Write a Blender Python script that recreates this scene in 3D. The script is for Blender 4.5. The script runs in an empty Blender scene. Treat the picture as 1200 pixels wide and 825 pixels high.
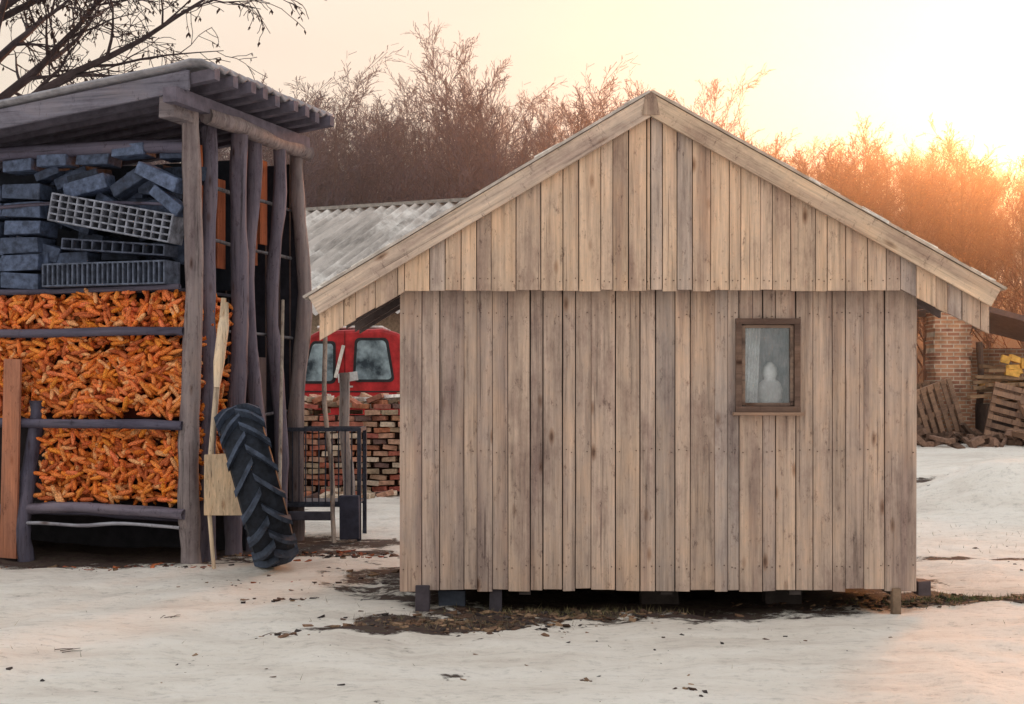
import bpy, math, random
from mathutils import Vector, Matrix, noise
R = random.Random(7)
scene = bpy.context.scene
scene.view_settings.view_transform = 'Standard'
scene.view_settings.look = 'None'
scene.view_settings.exposure = 0
rad = math.radians

# ------------------------------------------------------------------ mesh builder
class MB:
    def __init__(s): s.v=[]; s.f=[]; s.c=[]
    def face(s, idx, col): s.f.append(idx); s.c.append(col)
    def hexa(s, pts, col):
        b=len(s.v); s.v.extend([tuple(p) for p in pts])
        for q in ((0,3,2,1),(4,5,6,7),(0,1,5,4),(1,2,6,5),(2,3,7,6),(3,0,4,7)):
            s.face(tuple(b+i for i in q), col)
    def box(s, c, size, col=(1,1,1), rot=None, jit=0.0):
        hx,hy,hz=size[0]/2,size[1]/2,size[2]/2
        pts=[]
        for p in ((-1,-1,-1),(1,-1,-1),(1,1,-1),(-1,1,-1),(-1,-1,1),(1,-1,1),(1,1,1),(-1,1,1)):
            q=Vector((p[0]*hx,p[1]*hy,p[2]*hz))
            if jit: q+=Vector((R.uniform(-jit,jit),R.uniform(-jit,jit),R.uniform(-jit,jit)))
            if rot is not None: q=rot@q
            pts.append(q+Vector(c))
        s.hexa(pts,col)
    def ribbon(s, pts, rads, w, col):
        b=len(s.v)
        for p,r in zip(pts,rads):
            s.v.append(tuple(p-w*r)); s.v.append(tuple(p+w*r))
        for i in range(len(pts)-1): s.face((b+2*i,b+2*i+1,b+2*i+3,b+2*i+2),col)
    def tube(s, pts, rads, n=6, col=(1,1,1), cap=True, jit=0.0):
        b=len(s.v); m=len(pts)
        for i,(p,r) in enumerate(zip(pts,rads)):
            p=Vector(p)
            d=(Vector(pts[min(i+1,m-1)])-Vector(pts[max(i-1,0)]))
            if d.length<1e-9: d=Vector((0,0,1))
            d.normalize()
            a=Vector((0,0,1)) if abs(d.z)<0.8 else Vector((1,0,0))
            u=d.cross(a).normalized(); w=d.cross(u)
            for k in range(n):
                t=2*math.pi*k/n
                rr=r*(1+(R.uniform(-jit,jit) if jit else 0))
                s.v.append(tuple(p+u*math.cos(t)*rr+w*math.sin(t)*rr))
        for i in range(m-1):
            for k in range(n):
                k2=(k+1)%n
                s.face((b+i*n+k,b+i*n+k2,b+(i+1)*n+k2,b+(i+1)*n+k),col)
        if cap:
            s.face(tuple(b+k for k in range(n)),col)
            s.face(tuple(b+(m-1)*n+k for k in reversed(range(n))),col)
    def log(s, p0, p1, r0, r1=None, n=9, wob=0.02, col=(1,1,1), segs=8):
        if r1 is None: r1=r0
        p0=Vector(p0);p1=Vector(p1); sd=R.uniform(0,99)
        pts=[];rs=[]
        for i in range(segs+1):
            t=i/segs
            o=Vector((noise.noise(Vector((sd,t*2.3,0))),noise.noise(Vector((sd,t*2.3,9))),noise.noise(Vector((sd,t*2.3,19)))))*wob*2
            pts.append(p0.lerp(p1,t)+o); rs.append((r0+(r1-r0)*t)*R.uniform(.9,1.1))
        s.tube(pts,rs,n,col,True,.08)
    def build(s, name, mat, parent=None, smooth=False, loc=None, rot=None, bevel=0):
        me=bpy.data.meshes.new(name)
        me.from_pydata(s.v,[],s.f); 
        at=me.color_attributes.new('Col','FLOAT_COLOR','CORNER')
        buf=[]
        for f,c in zip(s.f,s.c): buf.extend((c[0],c[1],c[2],1.0)*len(f))
        at.data.foreach_set('color',buf)
        me.materials.append(mat)
        if smooth: me.polygons.foreach_set('use_smooth',[True]*len(me.polygons))
        me.update()
        o=bpy.data.objects.new(name,me); scene.collection.objects.link(o)
        if parent: o.parent=parent
        if loc: o.location=loc
        if rot: o.rotation_euler=rot
        if bevel:
            m=o.modifiers.new('bev','BEVEL'); m.width=bevel; m.segments=2; m.limit_method='ANGLE'
        return o
def empty(name, loc=(0,0,0), rot=(0,0,0)):
    o=bpy.data.objects.new(name,None); scene.collection.objects.link(o)
    o.location=loc; o.rotation_euler=rot; o.empty_display_size=.2
    return o

# ------------------------------------------------------------------ materials
class NT:
    def __init__(s,name):
        s.m=bpy.data.materials.new(name); s.m.use_nodes=True
        s.t=s.m.node_tree; s.n=s.t.nodes
        s.p=s.n['Principled BSDF']; s.out=s.n['Material Output']
        s.p.inputs['Specular IOR Level'].default_value=.25
    def L(s,a,b): s.t.links.new(a,b)
    def N(s,t): return s.n.new(t)
    def coord(s,scale,which='Object',addcol=0.0):
        tc=s.N('ShaderNodeTexCoord'); v=tc.outputs[which]
        if addcol:
            a=s.N('ShaderNodeAttribute'); a.attribute_name='Col'
            mu=s.N('ShaderNodeVectorMath'); mu.operation='SCALE'; mu.inputs['Scale'].default_value=addcol
            s.L(a.outputs['Vector'],mu.inputs[0])
            ad=s.N('ShaderNodeVectorMath'); ad.operation='ADD'; s.L(v,ad.inputs[0]); s.L(mu.outputs[0],ad.inputs[1]); v=ad.outputs[0]
        mp=s.N('ShaderNodeMapping'); mp.inputs['Scale'].default_value=scale
        s.L(v,mp.inputs[0]); return mp.outputs[0]
    def noise(s,vec,scale=1,detail=4,rough=.6):
        n=s.N('ShaderNodeTexNoise'); n.inputs['Scale'].default_value=scale; n.inputs['Detail'].default_value=detail; n.inputs['Roughness'].default_value=rough
        s.L(vec,n.inputs['Vector']); return n.outputs['Fac']
    def ramp(s,fac,stops):
        r=s.N('ShaderNodeValToRGB'); e=r.color_ramp.elements
        while len(e)<len(stops): e.new(.5)
        for i,(p,c) in enumerate(stops):
            e[i].position=p; e[i].color=(c[0],c[1],c[2],1) if hasattr(c,'__len__') else (c,c,c,1)
        s.L(fac,r.inputs[0]); return r.outputs[0]
    def mix(s,a,b,fac=1.0,mode='MULTIPLY'):
        m=s.N('ShaderNodeMix'); m.data_type='RGBA'; m.blend_type=mode
        for sock,val in ((m.inputs[6],a),(m.inputs[7],b),(m.inputs[0],fac)):
            if isinstance(val,bpy.types.NodeSocket): s.L(val,sock)
            elif hasattr(val,'__len__'): sock.default_value=(val[0],val[1],val[2],1)
            else: sock.default_value=val
        return m.outputs[2]
    def math(s,op,a,b=0.0):
        m=s.N('ShaderNodeMath'); m.operation=op
        for i,v in ((0,a),(1,b)):
            if isinstance(v,bpy.types.NodeSocket): s.L(v,m.inputs[i])
            else: m.inputs[i].default_value=v
        return m.outputs[0]
    def attr(s,n='Col'):
        a=s.N('ShaderNodeAttribute'); a.attribute_name=n; return a.outputs['Color']
    def bump(s,h,st=.3,d=.01):
        b=s.N('ShaderNodeBump'); b.inputs['Strength'].default_value=st; b.inputs['Distance'].default_value=d
        s.L(h,b.inputs['Height']); s.L(b.outputs[0],s.p.inputs['Normal'])
    def col(s,c,rough=.8):
        if isinstance(c,bpy.types.NodeSocket): s.L(c,s.p.inputs['Base Color'])
        else: s.p.inputs['Base Color'].default_value=(c[0],c[1],c[2],1)
        s.p.inputs['Roughness'].default_value=rough
        return s.m

def wood(name, axis='Z', knots=True, grain=1.0, dark=.5, rough=.85):
    t=NT(name)
    sc={'Z':(34,34,1.3),'X':(1.3,34,34),'Y':(34,1.3,34)}[axis]
    v=t.coord(sc,addcol=5.0)
    g=t.noise(v,1.0*grain,6,.75)
    c=t.ramp(g,[(.30,dark),(.44,.90),(.55,1.05),(.70,1.3)])
    sB={'Z':(7,7,.45),'X':(.45,7,7),'Y':(7,.45,7)}[axis]
    st0=t.noise(t.coord(sB,addcol=9.0),1.0,3,.6)
    s2={'Z':(2.4,2.4,1.1),'X':(1.1,2.4,2.4),'Y':(2.4,1.1,2.4)}[axis]
    st=t.noise(t.coord(s2,addcol=3.0),1.0,6,.75)
    c2=t.ramp(st,[(.30,(.60,.55,.57)),(.48,(1,1,1)),(.66,(1.22,1.13,1.03))])
    col=t.mix(t.attr(),c); col=t.mix(col,c2); col=t.mix(col,t.ramp(st0,[(.32,(.66,.62,.65)),(.5,(1,1,1)),(.7,(1.14,1.12,1.10))]),.85)
    if knots:
        s3={'Z':(7,7,2.4),'X':(2.4,7,7),'Y':(7,2.4,7)}[axis]
        vo=t.N('ShaderNodeTexVoronoi'); vo.inputs['Scale'].default_value=1.0; t.L(t.coord(s3,addcol=7.0),vo.inputs['Vector'])
        k=t.ramp(vo.outputs['Distance'],[(.05,(.26,.18,.15)),(.10,(.62,.52,.46)),(.19,(1,1,1))])
        sel=t.ramp(vo.outputs['Color'],[(.48,0),(.58,.9)])
        col=t.mix(col,k,sel)
        sp=t.noise(t.coord((15,15,6)),1.0,7,.85)
        col=t.mix(col,t.ramp(sp,[(.34,(.28,.23,.25)),(.44,(1,1,1)),(.62,(1,1,1)),(.73,(1.45,1.4,1.35))]),.85)
        s4={'Z':(60,60,.8),'X':(.8,60,60),'Y':(60,.8,60)}[axis]
        cr=t.noise(t.coord(s4,addcol=11.0),1.0,2,.5)
        col=t.mix(col,t.ramp(cr,[(.26,(.26,.22,.23)),(.33,(1,1,1))]),.8)
    t.bump(g,.8,.006)
    return t.col(col,rough)
M_wood=wood('weathered_plank')
M_woodx=wood('weathered_plank_horizontal','X')
M_log=wood('old_log','Z',True,.6,.25)
M_logx=wood('old_log_horizontal','X',True,.6,.25)

def plain(name,rough=.8,var=.35,sc=8,bump=.2,metal=0,rng=(.35,.65)):
    t=NT(name); n=t.noise(t.coord((sc,sc,sc)),1,5,.65)
    c=t.mix(t.attr(),t.ramp(n,[(rng[0],1-var),(rng[1],1+var*.5)]))
    if bump: t.bump(n,bump,.01)
    t.p.inputs['Metallic'].default_value=metal
    return t.col(c,rough)
M_plain=plain('rough_matte')
M_dark=plain('dark_timber',.9,.3)
M_block=plain('clay_block',.75,.55,14,.5)
M_brick=plain('old_brick',.9,.4,16,.4)
M_rubber=plain('tyre_rubber',.75,.55,9,.3)
M_paint=plain('red_paint',.45,.45,4,.05)
M_metal=plain('rusty_metal',.6,.4,20,.2,.4)
M_bark=plain('bark',.95,.3,5,.2)
M_debris=plain('debris',.95,.4,30,.2)

def corn_mat():
    t=NT('maize_kernels')
    vo=t.N('ShaderNodeTexVoronoi'); vo.inputs['Scale'].default_value=80; 
    tc=t.N('ShaderNodeTexCoord'); t.L(tc.outputs['Object'],vo.inputs['Vector'])
    c=t.mix(t.attr(),t.ramp(vo.outputs['Distance'],[(.2,1.2),(.75,.55)]))
    t.bump(vo.outputs['Distance'],-.5,.006); t.p.inputs['Specular IOR Level'].default_value=.15
    return t.col(c,.6)
M_corn=corn_mat()

def glass_mat(name,tint=(.6,.68,.76)):
    t=NT(name)
    g=t.N('ShaderNodeBsdfGlossy'); g.inputs['Roughness'].default_value=.08; g.inputs['Color'].default_value=(*tint,1)
    tp=t.N('ShaderNodeBsdfTransparent'); tp.inputs['Color'].default_value=(.88,.9,.92,1)
    df=t.N('ShaderNodeBsdfDiffuse'); df.inputs['Color'].default_value=(.40,.40,.42,1)
    n=t.noise(t.coord((7,7,5)),1,6,.75)
    m1=t.N('ShaderNodeMixShader'); m1.inputs[0].default_value=.88; t.L(g.outputs[0],m1.inputs[1]); t.L(tp.outputs[0],m1.inputs[2])
    m2=t.N('ShaderNodeMixShader'); t.L(t.ramp(n,[(.42,.0),(.78,.4)]),m2.inputs[0]); t.L(m1.outputs[0],m2.inputs[1]); t.L(df.outputs[0],m2.inputs[2])
    t.L(m2.outputs[0],t.out.inputs['Surface'])
    return t.m
M_glass=glass_mat('dusty_window_glass')

# ------------------------------------------------------------------ ground
def sstep(a,b,x):
    t=max(0,min(1,(x-a)/(b-a))); return t*t*(3-2*t)
def H(x,y):
    h=0
    if y>16: h+=.05*(min(y,32)-16)
    if y>32: h+=.012*(min(y,55)-32)
    h+=9*sstep(50,115,y)
    n=noise.noise
    h+=.05*n(Vector((x*.35,y*.35,1)))+.036*n(Vector((x*1.3,y*1.3,4)))+.026*n(Vector((x*3.6,y*3.6,7)))
    h+=.62*math.exp(-(((x-6.9)/1.3)**2+((y-19.5)/.9)**2))
    h+=.25*math.exp(-(((x-9)/2)**2+((y-24)/1.0)**2))
    h+=.6*n(Vector((x*.04,y*.04,2)))*sstep(40,70,y)
    return h
patches=[(-.95,10.2,.5,.2,1),(-.45,10.5,.7,.28,1.1),(.15,10.95,.8,.3,1.1),(1.1,12.8,2.3,1.9,1.3),(3.2,11.6,1.1,.28,1.2),
         (-2.3,15.0,1.1,.4,.85),(-1.6,16,.8,.4,.8),(6.9,22.3,1.0,.4,.85),(4.6,14.4,.8,.12,.7),(-4.5,15.6,2.4,1.5,1.5),(10,30.5,4,1.3,1.1),
         (-3,21,1.8,.8,.9),(-.3,8.6,.15,.03,.6),(5.1,12,.5,.1,.7)]
def dirt(x,y):
    d=0
    for cx,cy,rx,ry,s in patches:
        q=((x-cx)/rx)**2+((y-cy)/ry)**2
        if q<2.5: d=max(d,s*(1-q*.55))
    if y>44: d=max(d,sstep(44,52,y)*1.5)
    return d
def axis_lines(lo,hi,step,far_lo,far_hi):
    a=[];x=lo
    while x<=hi: a.append(x); x+=step
    s=step;x=a[-1]
    while x<far_hi: s*=1.12; x+=s; a.append(x)
    s=step;x=a[0];b=[]
    while x>far_lo: s*=1.12; x-=s; b.append(x)
    return b[::-1]+a
xs=axis_lines(-6.5,7.5,.08,-300,300); ys=axis_lines(6.5,20.5,.08,-60,400)
gv=[];gd=[]
for y in ys:
    for x in xs:
        gv.append((x,y,H(x,y))); gd.append(dirt(x,y))
nx=len(xs)
gf=[(j*nx+i,j*nx+i+1,(j+1)*nx+i+1,(j+1)*nx+i) for j in range(len(ys)-1) for i in range(nx-1)]
me=bpy.data.meshes.new('snowy_ground'); me.from_pydata(gv,[],gf)
at=me.attributes.new('dirt','FLOAT','POINT'); at.data.foreach_set('value',gd)
me.polygons.foreach_set('use_smooth',[True]*len(gf))
go=bpy.data.objects.new('snowy_ground',me); scene.collection.objects.link(go)
t=NT('snow')
big=t.noise(t.coord((.7,1.8,.9)),1,6,.65); fine=t.noise(t.coord((7,11,9)),1,7,.78)
sn=t.mix(t.ramp(big,[(.34,(.78,.73,.67)),(.46,(.90,.865,.80)),(.60,(.96,.935,.88))]),t.ramp(fine,[(.33,.72),(.48,1.0)]))
spk=t.noise(t.coord((24,24,24)),1,4,.7)
sn=t.mix(sn,t.ramp(spk,[(.28,(.5,.42,.34)),(.35,(1,1,1))]),.7)
dn=t.noise(t.coord((3.2,3.2,3.2)),1,8,.75)
at_=t.N('ShaderNodeAttribute'); at_.attribute_name='dirt'
mk=t.math('ADD',at_.outputs['Fac'],t.math('MULTIPLY',t.math('SUBTRACT',dn,.5),2.6))
mask=t.ramp(mk,[(.38,0),(.56,1)])
dc=t.ramp(t.noise(t.coord((14,14,14)),1,6,.75),[(.3,(.030,.020,.024)),(.5,(.085,.055,.05)),(.62,(.09,.08,.055)),(.75,(.20,.13,.10))])
c=t.mix(sn,dc,mask,'MIX')
t.bump(t.math('ADD',t.math('MULTIPLY',fine,.6),t.math('ADD',big,t.math('MULTIPLY',mask,-.4))),.85,.10)
go.data.materials.append(t.col(c,.75))

# ------------------------------------------------------------------ plank shed
shed=empty('wooden_shed',(0,0,0))
def plank_col(warm=0.5,k0=1.0):
    a=Vector((.42,.335,.295)); b=Vector((.56,.425,.325)); g=Vector((.335,.295,.285))
    k=R.random()
    c=a.lerp(b,min(1,max(0,R.gauss(warm,.2))))
    if k<.14: c=c.lerp(g,.65)
    c*=R.uniform(.91,1.1)*k0
    return (c.x,c.y,c.z)
WX0,WX1=1.755,2.195; WZ0,WZ1=1.575,2.245
X0,X1=-.87,3.13; ZB=.17; ZE=2.56
edges=[X0]
while edges[-1]<X1-.1: edges.append(edges[-1]+R.choice((.1,.12,.14,.15,.16,.17,.19,.21)))
edges[-1]=X1
for w in (WX0,WX1):
    i=min(range(1,len(edges)-1),key=lambda i:abs(edges[i]-w)); edges[i]=w
edges.sort()
mb=MB(); nails=MB()
def plank(mb,xa,xb,za,zb,y,warm,th=.024):
    g=R.uniform(.001,.005); dy=R.uniform(-.009,.009)
    lean=R.uniform(-.004,.004)
    c=plank_col(warm)
    pts=[(xa+g,y+dy,za),(xb-g,y+dy,za+R.uniform(-.004,.004)),(xb-g,y+dy+th,za),(xa+g,y+dy+th,za),
         (xa+g+lean,y+dy,zb),(xb-g+lean,y+dy,zb),(xb-g+lean,y+dy+th,zb),(xa+g+lean,y+dy+th,zb)]
    mb.hexa(pts,c)
for a,b in zip(edges[:-1],edges[1:]):
    zb0=ZB+R.uniform(-.014,.014)
    warm=.10+.22*(b-X0)/4
    if a>=WX0-.01 and b<=WX1+.01:
        plank(mb,a,b,zb0,WZ0,11,warm); plank(mb,a,b,WZ1,ZE,11,warm)
    else: plank(mb,a,b,zb0,ZE,11,warm)
    for z in (.35,1.25,2.3):
        for xx in (a+.03,b-.03):
            if R.random()<.8: nails.box((xx,10.99,z+R.uniform(-.02,.02)),(.007,.012,.007),(.10,.06,.05))
mb.build('front_wall',M_wood,shed,bevel=.003)
AX,AZ=1.055,3.98; LXt,LZt=-1.55,2.43; RXt,RZt=3.72,2.49
def ztop(x):
    return (LZt+(AZ-LZt)*(x-LXt)/(AX-LXt) if x<AX else AZ+(RZt-AZ)*(x-AX)/(RXt-AX))-.12
def zbot(x):
    if x<-.82: return 2.475-(-.82-x)*.57
    if x>2.97: return 2.485-(x-2.97)*.50
    return 2.48
mb=MB(); x=-1.475
while x<3.64:
    w=R.choice((.09,.11,.12,.14,.15,.17,.19)); xb=min(x+w,3.65)
    if x<-.82<xb: xb=-.82
    if x<2.97<xb: xb=2.97
    if x<AX<xb: xb=AX
    if xb-x<.03: xb=x+.03
    g=R.uniform(.001,.0045); dy=R.uniform(-.006,.006); c=plank_col(.85,1.06); y=10.87+dy; th=.024
    jb=R.uniform(-.007,.007)
    pts=[(x+g,y,zbot(x+.001)+jb),(xb-g,y,zbot(xb-.001)+jb),(xb-g,y+th,zbot(xb-.001)+jb),(x+g,y+th,zbot(x+.001)+jb),
         (x+g,y,ztop(x)),(xb-g,y,ztop(xb)),(xb-g,y+th,ztop(xb)),(x+g,y+th,ztop(x))]
    mb.hexa(pts,c)
    if x>-.8 and xb<3:
        for xx in (x+.025,xb-.025): nails.box((xx,y-.001,2.56+R.uniform(-.015,.015)),(.007,.01,.007),(.10,.06,.05))
    x=xb
mb.build('gable_boards',M_wood,shed,bevel=.003)
nails.build('nails',M_plain,shed)
def rake(name,pa,pb,w,th,y,col):
    d=Vector((pb[0]-pa[0],0,pb[1]-pa[1])); L=d.length; ang=math.atan2(d.z,d.x)
    m=MB(); m.box((L/2,0,-w/2),(L,th,w),col)
    return m.build(name,M_woodx,shed,loc=(pa[0],y,pa[1]),rot=(0,-ang,0),bevel=.004)
rake('rake_board_left',(LXt,LZt),(AX+.0,AZ),.155,.03,10.83,(.60,.49,.41))
rake('rake_board_right',(AX+.002,AZ),(RXt,RZt),.155,.03,10.826,(.64,.50,.38))
mb=MB(); mb.hexa([(AX-.07,10.805,AZ-.17),(AX+.07,10.805,AZ-.17),(AX+.07,10.84,AZ-.17),(AX-.07,10.84,AZ-.17),(AX-.035,10.805,AZ+.012),(AX+.035,10.805,AZ+.012),(AX+.035,10.84,AZ+.012),(AX-.035,10.84,AZ+.012)],(.48,.37,.29))
mb.build('ridge_cap',M_wood,shed,bevel=.004)
YB=14.2
def slab(name,pa,pb,y0,y1,th,off,col,mat):
    d=Vector((pb[0]-pa[0],0,pb[1]-pa[1])).normalized(); n=Vector((-d.z,0,d.x)); 
    if n.z<0: n=-n
    A=Vector((pa[0],0,pa[1]))+n*off; B=Vector((pb[0],0,pb[1]))+n*off
    m=MB()
    m.hexa([A+Vector((0,y0,0)),B+Vector((0,y0,0)),B+Vector((0,y1,0)),A+Vector((0,y1,0)),
            A+n*th+Vector((0,y0,0)),B+n*th+Vector((0,y0,0)),B+n*th+Vector((0,y1,0)),A+n*th+Vector((0,y1,0))],col)
    return m.build(name,mat,shed)
slab('roof_left',(LXt-.03,LZt-.018),(AX,AZ),10.80,YB,.02,.004,(.5,.46,.43),M_plain)
slab('roof_right',(AX,AZ),(RXt+.03,RZt-.017),10.80,YB,.02,.006,(.52,.44,.37),M_plain)
slab('roof_deck_left',(LXt,LZt),(AX,AZ),10.9,YB-.05,.03,-.04,(.10,.09,.11),M_dark)
slab('roof_deck_right',(AX,AZ),(RXt,RZt),10.9,YB-.05,.03,-.04,(.12,.09,.08),M_dark)
mb=MB()
for y in (11.5,12.2,12.9,13.6,14.0):
    for pa,pb in (((LXt+.05,LZt),(AX,AZ)),((RXt-.05,RZt),(AX,AZ))):
        A=Vector((pa[0],y,pa[1]-.10));B=Vector((pb[0],y,pb[1]-.10))
        w=Vector((0,.03,0)); h=Vector((0,0,.05))
        mb.hexa([A-w-h,B-w-h,B+w-h,A+w-h,A-w+h,B-w+h,B+w+h,A+w+h],(.16,.13,.13))
mb.build('rafters',M_dark,shed)
mb=MB()
for i in range(30):
    s=R.uniform(.02,.98); side=R.random()<.55
    if side: x=AX+(RXt-AX)*s; z=AZ+(RZt-AZ)*s
    else: x=AX+(LXt-AX)*s; z=AZ+(LZt-AZ)*s
    a=math.atan2((AZ-RZt),(RXt-AX)) if side else -math.atan2((AZ-LZt),(AX-LXt))
    mb.box((x,10.85+R.uniform(-.01,.02),z+.026),(R.uniform(.05,.3),.08,R.uniform(.008,.024)),(.8,.78,.74),Matrix.Rotation(a,3,'Y'),.005)
mb.build('snow_remnants',M_plain,shed)
mb=MB()
mb.box((X0+.03,12.45,1.36),(.03,2.86,2.38),(.3,.24,.2)); mb.box((X1-.03,12.45,1.36),(.03,2.86,2.38),(.3,.24,.2))
mb.box(((X0+X1)/2,13.9,1.36),(3.9,.03,2.38),(.3,.24,.2))
mb.build('side_and_back_walls',M_wood,shed)
mb=MB()
mb.box(((X0+X1)/2,12.45,.225),(3.9,2.8,.05),(.05,.045,.05))
for x in (-.7,.1,1.2,2.2,2.98): mb.box((x,12.45,.165),(.09,2.8,.07),(.07,.06,.06))
for (xa,xb,za,zb) in ((X0+.02,WX0-.02,.2,2.5),(WX1+.02,X1-.02,.2,2.5),(WX0-.02,WX1+.02,.2,WZ0-.02),(WX0-.02,WX1+.02,WZ1+.02,2.5)):
    mb.box(((xa+xb)/2,11.05,(za+zb)/2),(xb-xa,.02,zb-za),(.03,.025,.025))
bxs=[-1.46,-.825,AX,2.965,3.62]
for a,b in zip(bxs[:-1],bxs[1:]):
    za,zb=zbot(a+.002)+.02,zbot(b-.002)+.02
    mb.hexa([(a,10.91,za),(b,10.91,zb),(b,10.925,zb),(a,10.925,za),(a,10.91,ztop(a)),(b,10.91,ztop(b)),(b,10.925,ztop(b)),(a,10.925,ztop(a))],(.03,.025,.025))
mb.box(((X0+X1)/2,10.955,2.515),(3.86,.05,.045),(.2,.15,.12))
mb.build('floor_and_frame',M_dark,shed)
mb=MB()
mb.box((-.69,11.02,.08),(.11,.11,.26),(.07,.06,.075),jit=.006)
mb.box((-.13,11.10,.08),(.10,.12,.2),(.06,.055,.07),jit=.006)
mb.box((-.47,11.25,.06),(.22,.2,.18),(.06,.075,.11),jit=.01)
mb.box((2.97,11.0,.07),(.065,.07,.24),(.24,.17,.12),jit=.004)
mb.box((3.22,11.2,.17),(.1,.2,.11),(.10,.08,.09),jit=.006)
mb.box((1.2,11.6,.05),(.3,.2,.14),(.06,.05,.05),jit=.01); mb.box((2.2,11.6,.05),(.3,.2,.14),(.06,.05,.05),jit=.01)
for x in (-.69,1.2,2.97): mb.box((x,13.7,.06),(.2,.2,.2),(.06,.05,.05))
mb.build('footings',M_plain,shed,bevel=.006)
# window
mb=MB(); fw=.045; fc=(.15,.10,.08)
cx=(WX0+WX1)/2; cz=(WZ0+WZ1)/2; W=WX1-WX0; Hh=WZ1-WZ0
mb.box((cx,10.985,WZ1+.004),(W+.06,.06,fw),fc); mb.box((cx,10.985,WZ0-.004),(W+.06,.06,fw),fc)
for x in (WX0-.006,WX1+.006): mb.box((x,10.984,cz),(fw,.055,Hh-fw+.008),fc)
mb.box((cx,10.975,WZ0-.04),(W+.1,.1,.025),(.42,.30,.22))
fc2=(.22,.16,.13)
for x in (WX0+.033,WX1-.033): mb.box((x,10.995,cz),(.028,.03,Hh-.05),fc2)
for z in (WZ0+.033,WZ1-.033): mb.box((cx,10.994,z),(W-.09,.03,.026),fc2)
mb.build('window_frame',M_woodx,shed,bevel=.003)
mb=MB(); mb.box((cx,11.005,cz),(W-.08,.004,Hh-.08)); mb.build('window_glass',M_glass,shed)
mb=MB(); n=30
b=len(mb.v)
for i in range(n+1):
    x=WX0+.02+(W-.04)*i/n; y=11.22+.012*math.sin(i*1.5)
    mb.v+= [(x,y,WZ0-.02),(x,y,WZ1)]
for i in range(n): mb.face((b+2*i,b+2*i+2,b+2*i+3,b+2*i+1),(.22,.26,.30))
b=len(mb.v)
for i in range(n+1):
    x=WX0+.02+.13*i/n; y=11.04+.012*math.sin(i*1.1)
    mb.v+= [(x,y,WZ0+.02),(x+.03,y,WZ1)]
for i in range(n): mb.face((b+2*i,b+2*i+2,b+2*i+3,b+2*i+1),(.8,.8,.78))
mb.build('curtain',M_plain,shed,True)
mb=MB(); prof=[(0,.07),(.05,.105),(.12,.11),(.17,.09),(.20,.05),(.24,.065),(.29,.06),(.33,.02)]
mb.tube([(cx+.04,11.12,WZ0+.03+a) for a,r in prof],[r*.9 for a,r in prof],14,(.9,.88,.85))
mb.build('jug',M_plain,shed,True)

# ------------------------------------------------------------------ corn crib
crib=empty('corn_crib',(-3.19,14.17,0),(0,0,rad(-18)))
DB=(.095,.092,.14); DB2=(.15,.135,.18); GR=(.25,.215,.225)
mb=MB()
def post(x,y,zt,r,col,lean=0): mb.log((x,y,-.1),(x+lean,y,zt),r,r*.88,9,.055,col,18)
post(0,0,4.5,.105,GR)
for yy,r,ln in ((.36,.085,-.07),(.80,.095,.05),(1.24,.09,.0),(1.75,.08,.04),(2.28,.09,.02)): post(.02,yy,4.42,r,DB2 if yy<2 else GR,ln)
post(-1.86,-.03,1.6,.085,DB); post(-2.75,0,4.2,.1,DB); post(-2.75,2.28,4.2,.1,DB); post(-1.4,2.3,4.3,.09,DB); post(-4.4,0,4.0,.1,DB); post(-4.4,2.3,4.0,.1,DB)
mb.build('posts',M_log,crib,True)
mb=MB()
def bx(x0,x1,y,z,r,col): mb.log((x0,y,z),(x1,y,z+R.uniform(-.02,.02)),r,r*.85,8,.035,col,12)
bx(-4.5,-.05,-.09,2.33,.05,DB); bx(-4.5,-.05,-.09,1.40,.055,DB); bx(-1.9,-.02,-.09,.52,.06,DB2); bx(-4.5,-.02,0,.47,.06,DB)
bx(-1.85,-.05,-.12,.36,.02,(.35,.36,.42)); bx(-4.5,-.1,-.05,2.76,.03,DB); bx(-4.5,0,.02,4.2,.08,DB)
bx(-4.5,-.1,-.06,3.62,.02,DB)
mb.build('cross_logs',M_logx,crib,True)
mb=MB()
for z in (1.42,2.35,3.3,3.85):
    mb.log((-.09,.05,z),(-.09,2.35,z+R.uniform(-.06,.06)),.02,.018,6,.02,(.20,.20,.23),8)
mb.log((.11,.1,4.47),(.07,2.45,4.47),.09,.085,8,.02,GR,8)
mb.build('side_rails',M_log,crib,True)
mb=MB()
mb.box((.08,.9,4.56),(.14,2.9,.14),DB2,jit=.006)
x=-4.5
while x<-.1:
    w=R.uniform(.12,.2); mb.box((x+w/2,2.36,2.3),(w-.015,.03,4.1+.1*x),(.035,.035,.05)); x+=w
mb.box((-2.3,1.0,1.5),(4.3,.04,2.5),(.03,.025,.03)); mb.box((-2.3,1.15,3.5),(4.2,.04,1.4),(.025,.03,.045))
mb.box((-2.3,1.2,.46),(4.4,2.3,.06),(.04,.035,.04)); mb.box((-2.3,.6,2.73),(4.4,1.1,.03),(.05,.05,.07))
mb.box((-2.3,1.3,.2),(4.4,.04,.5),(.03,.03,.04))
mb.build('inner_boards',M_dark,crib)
mb=MB()
for i,(y,z) in enumerate(((1.5,3.9),(1.72,3.6),(1.95,3.85),(.6,3.8),(1.0,3.5))): mb.box((-.25,y,z),(.03,.17,.95),(.38,.12,.06))
mb.box((-.3,1.1,1.8),(.03,.3,.9),(.26,.14,.09)); mb.box((-.3,1.6,2.4),(.03,.2,1.2),(.16,.13,.14)); mb.box((-.3,2.0,1.4),(.03,.2,1.4),(.16,.13,.14))
mb.build('rusty_boards',M_wood,crib)
mb=MB(); cols=(.30,.30,.34)
b=len(mb.v); xsr=[-4.9,-3.5,-2.2,-1,0,.22,.36,.46]; ny=60
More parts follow.
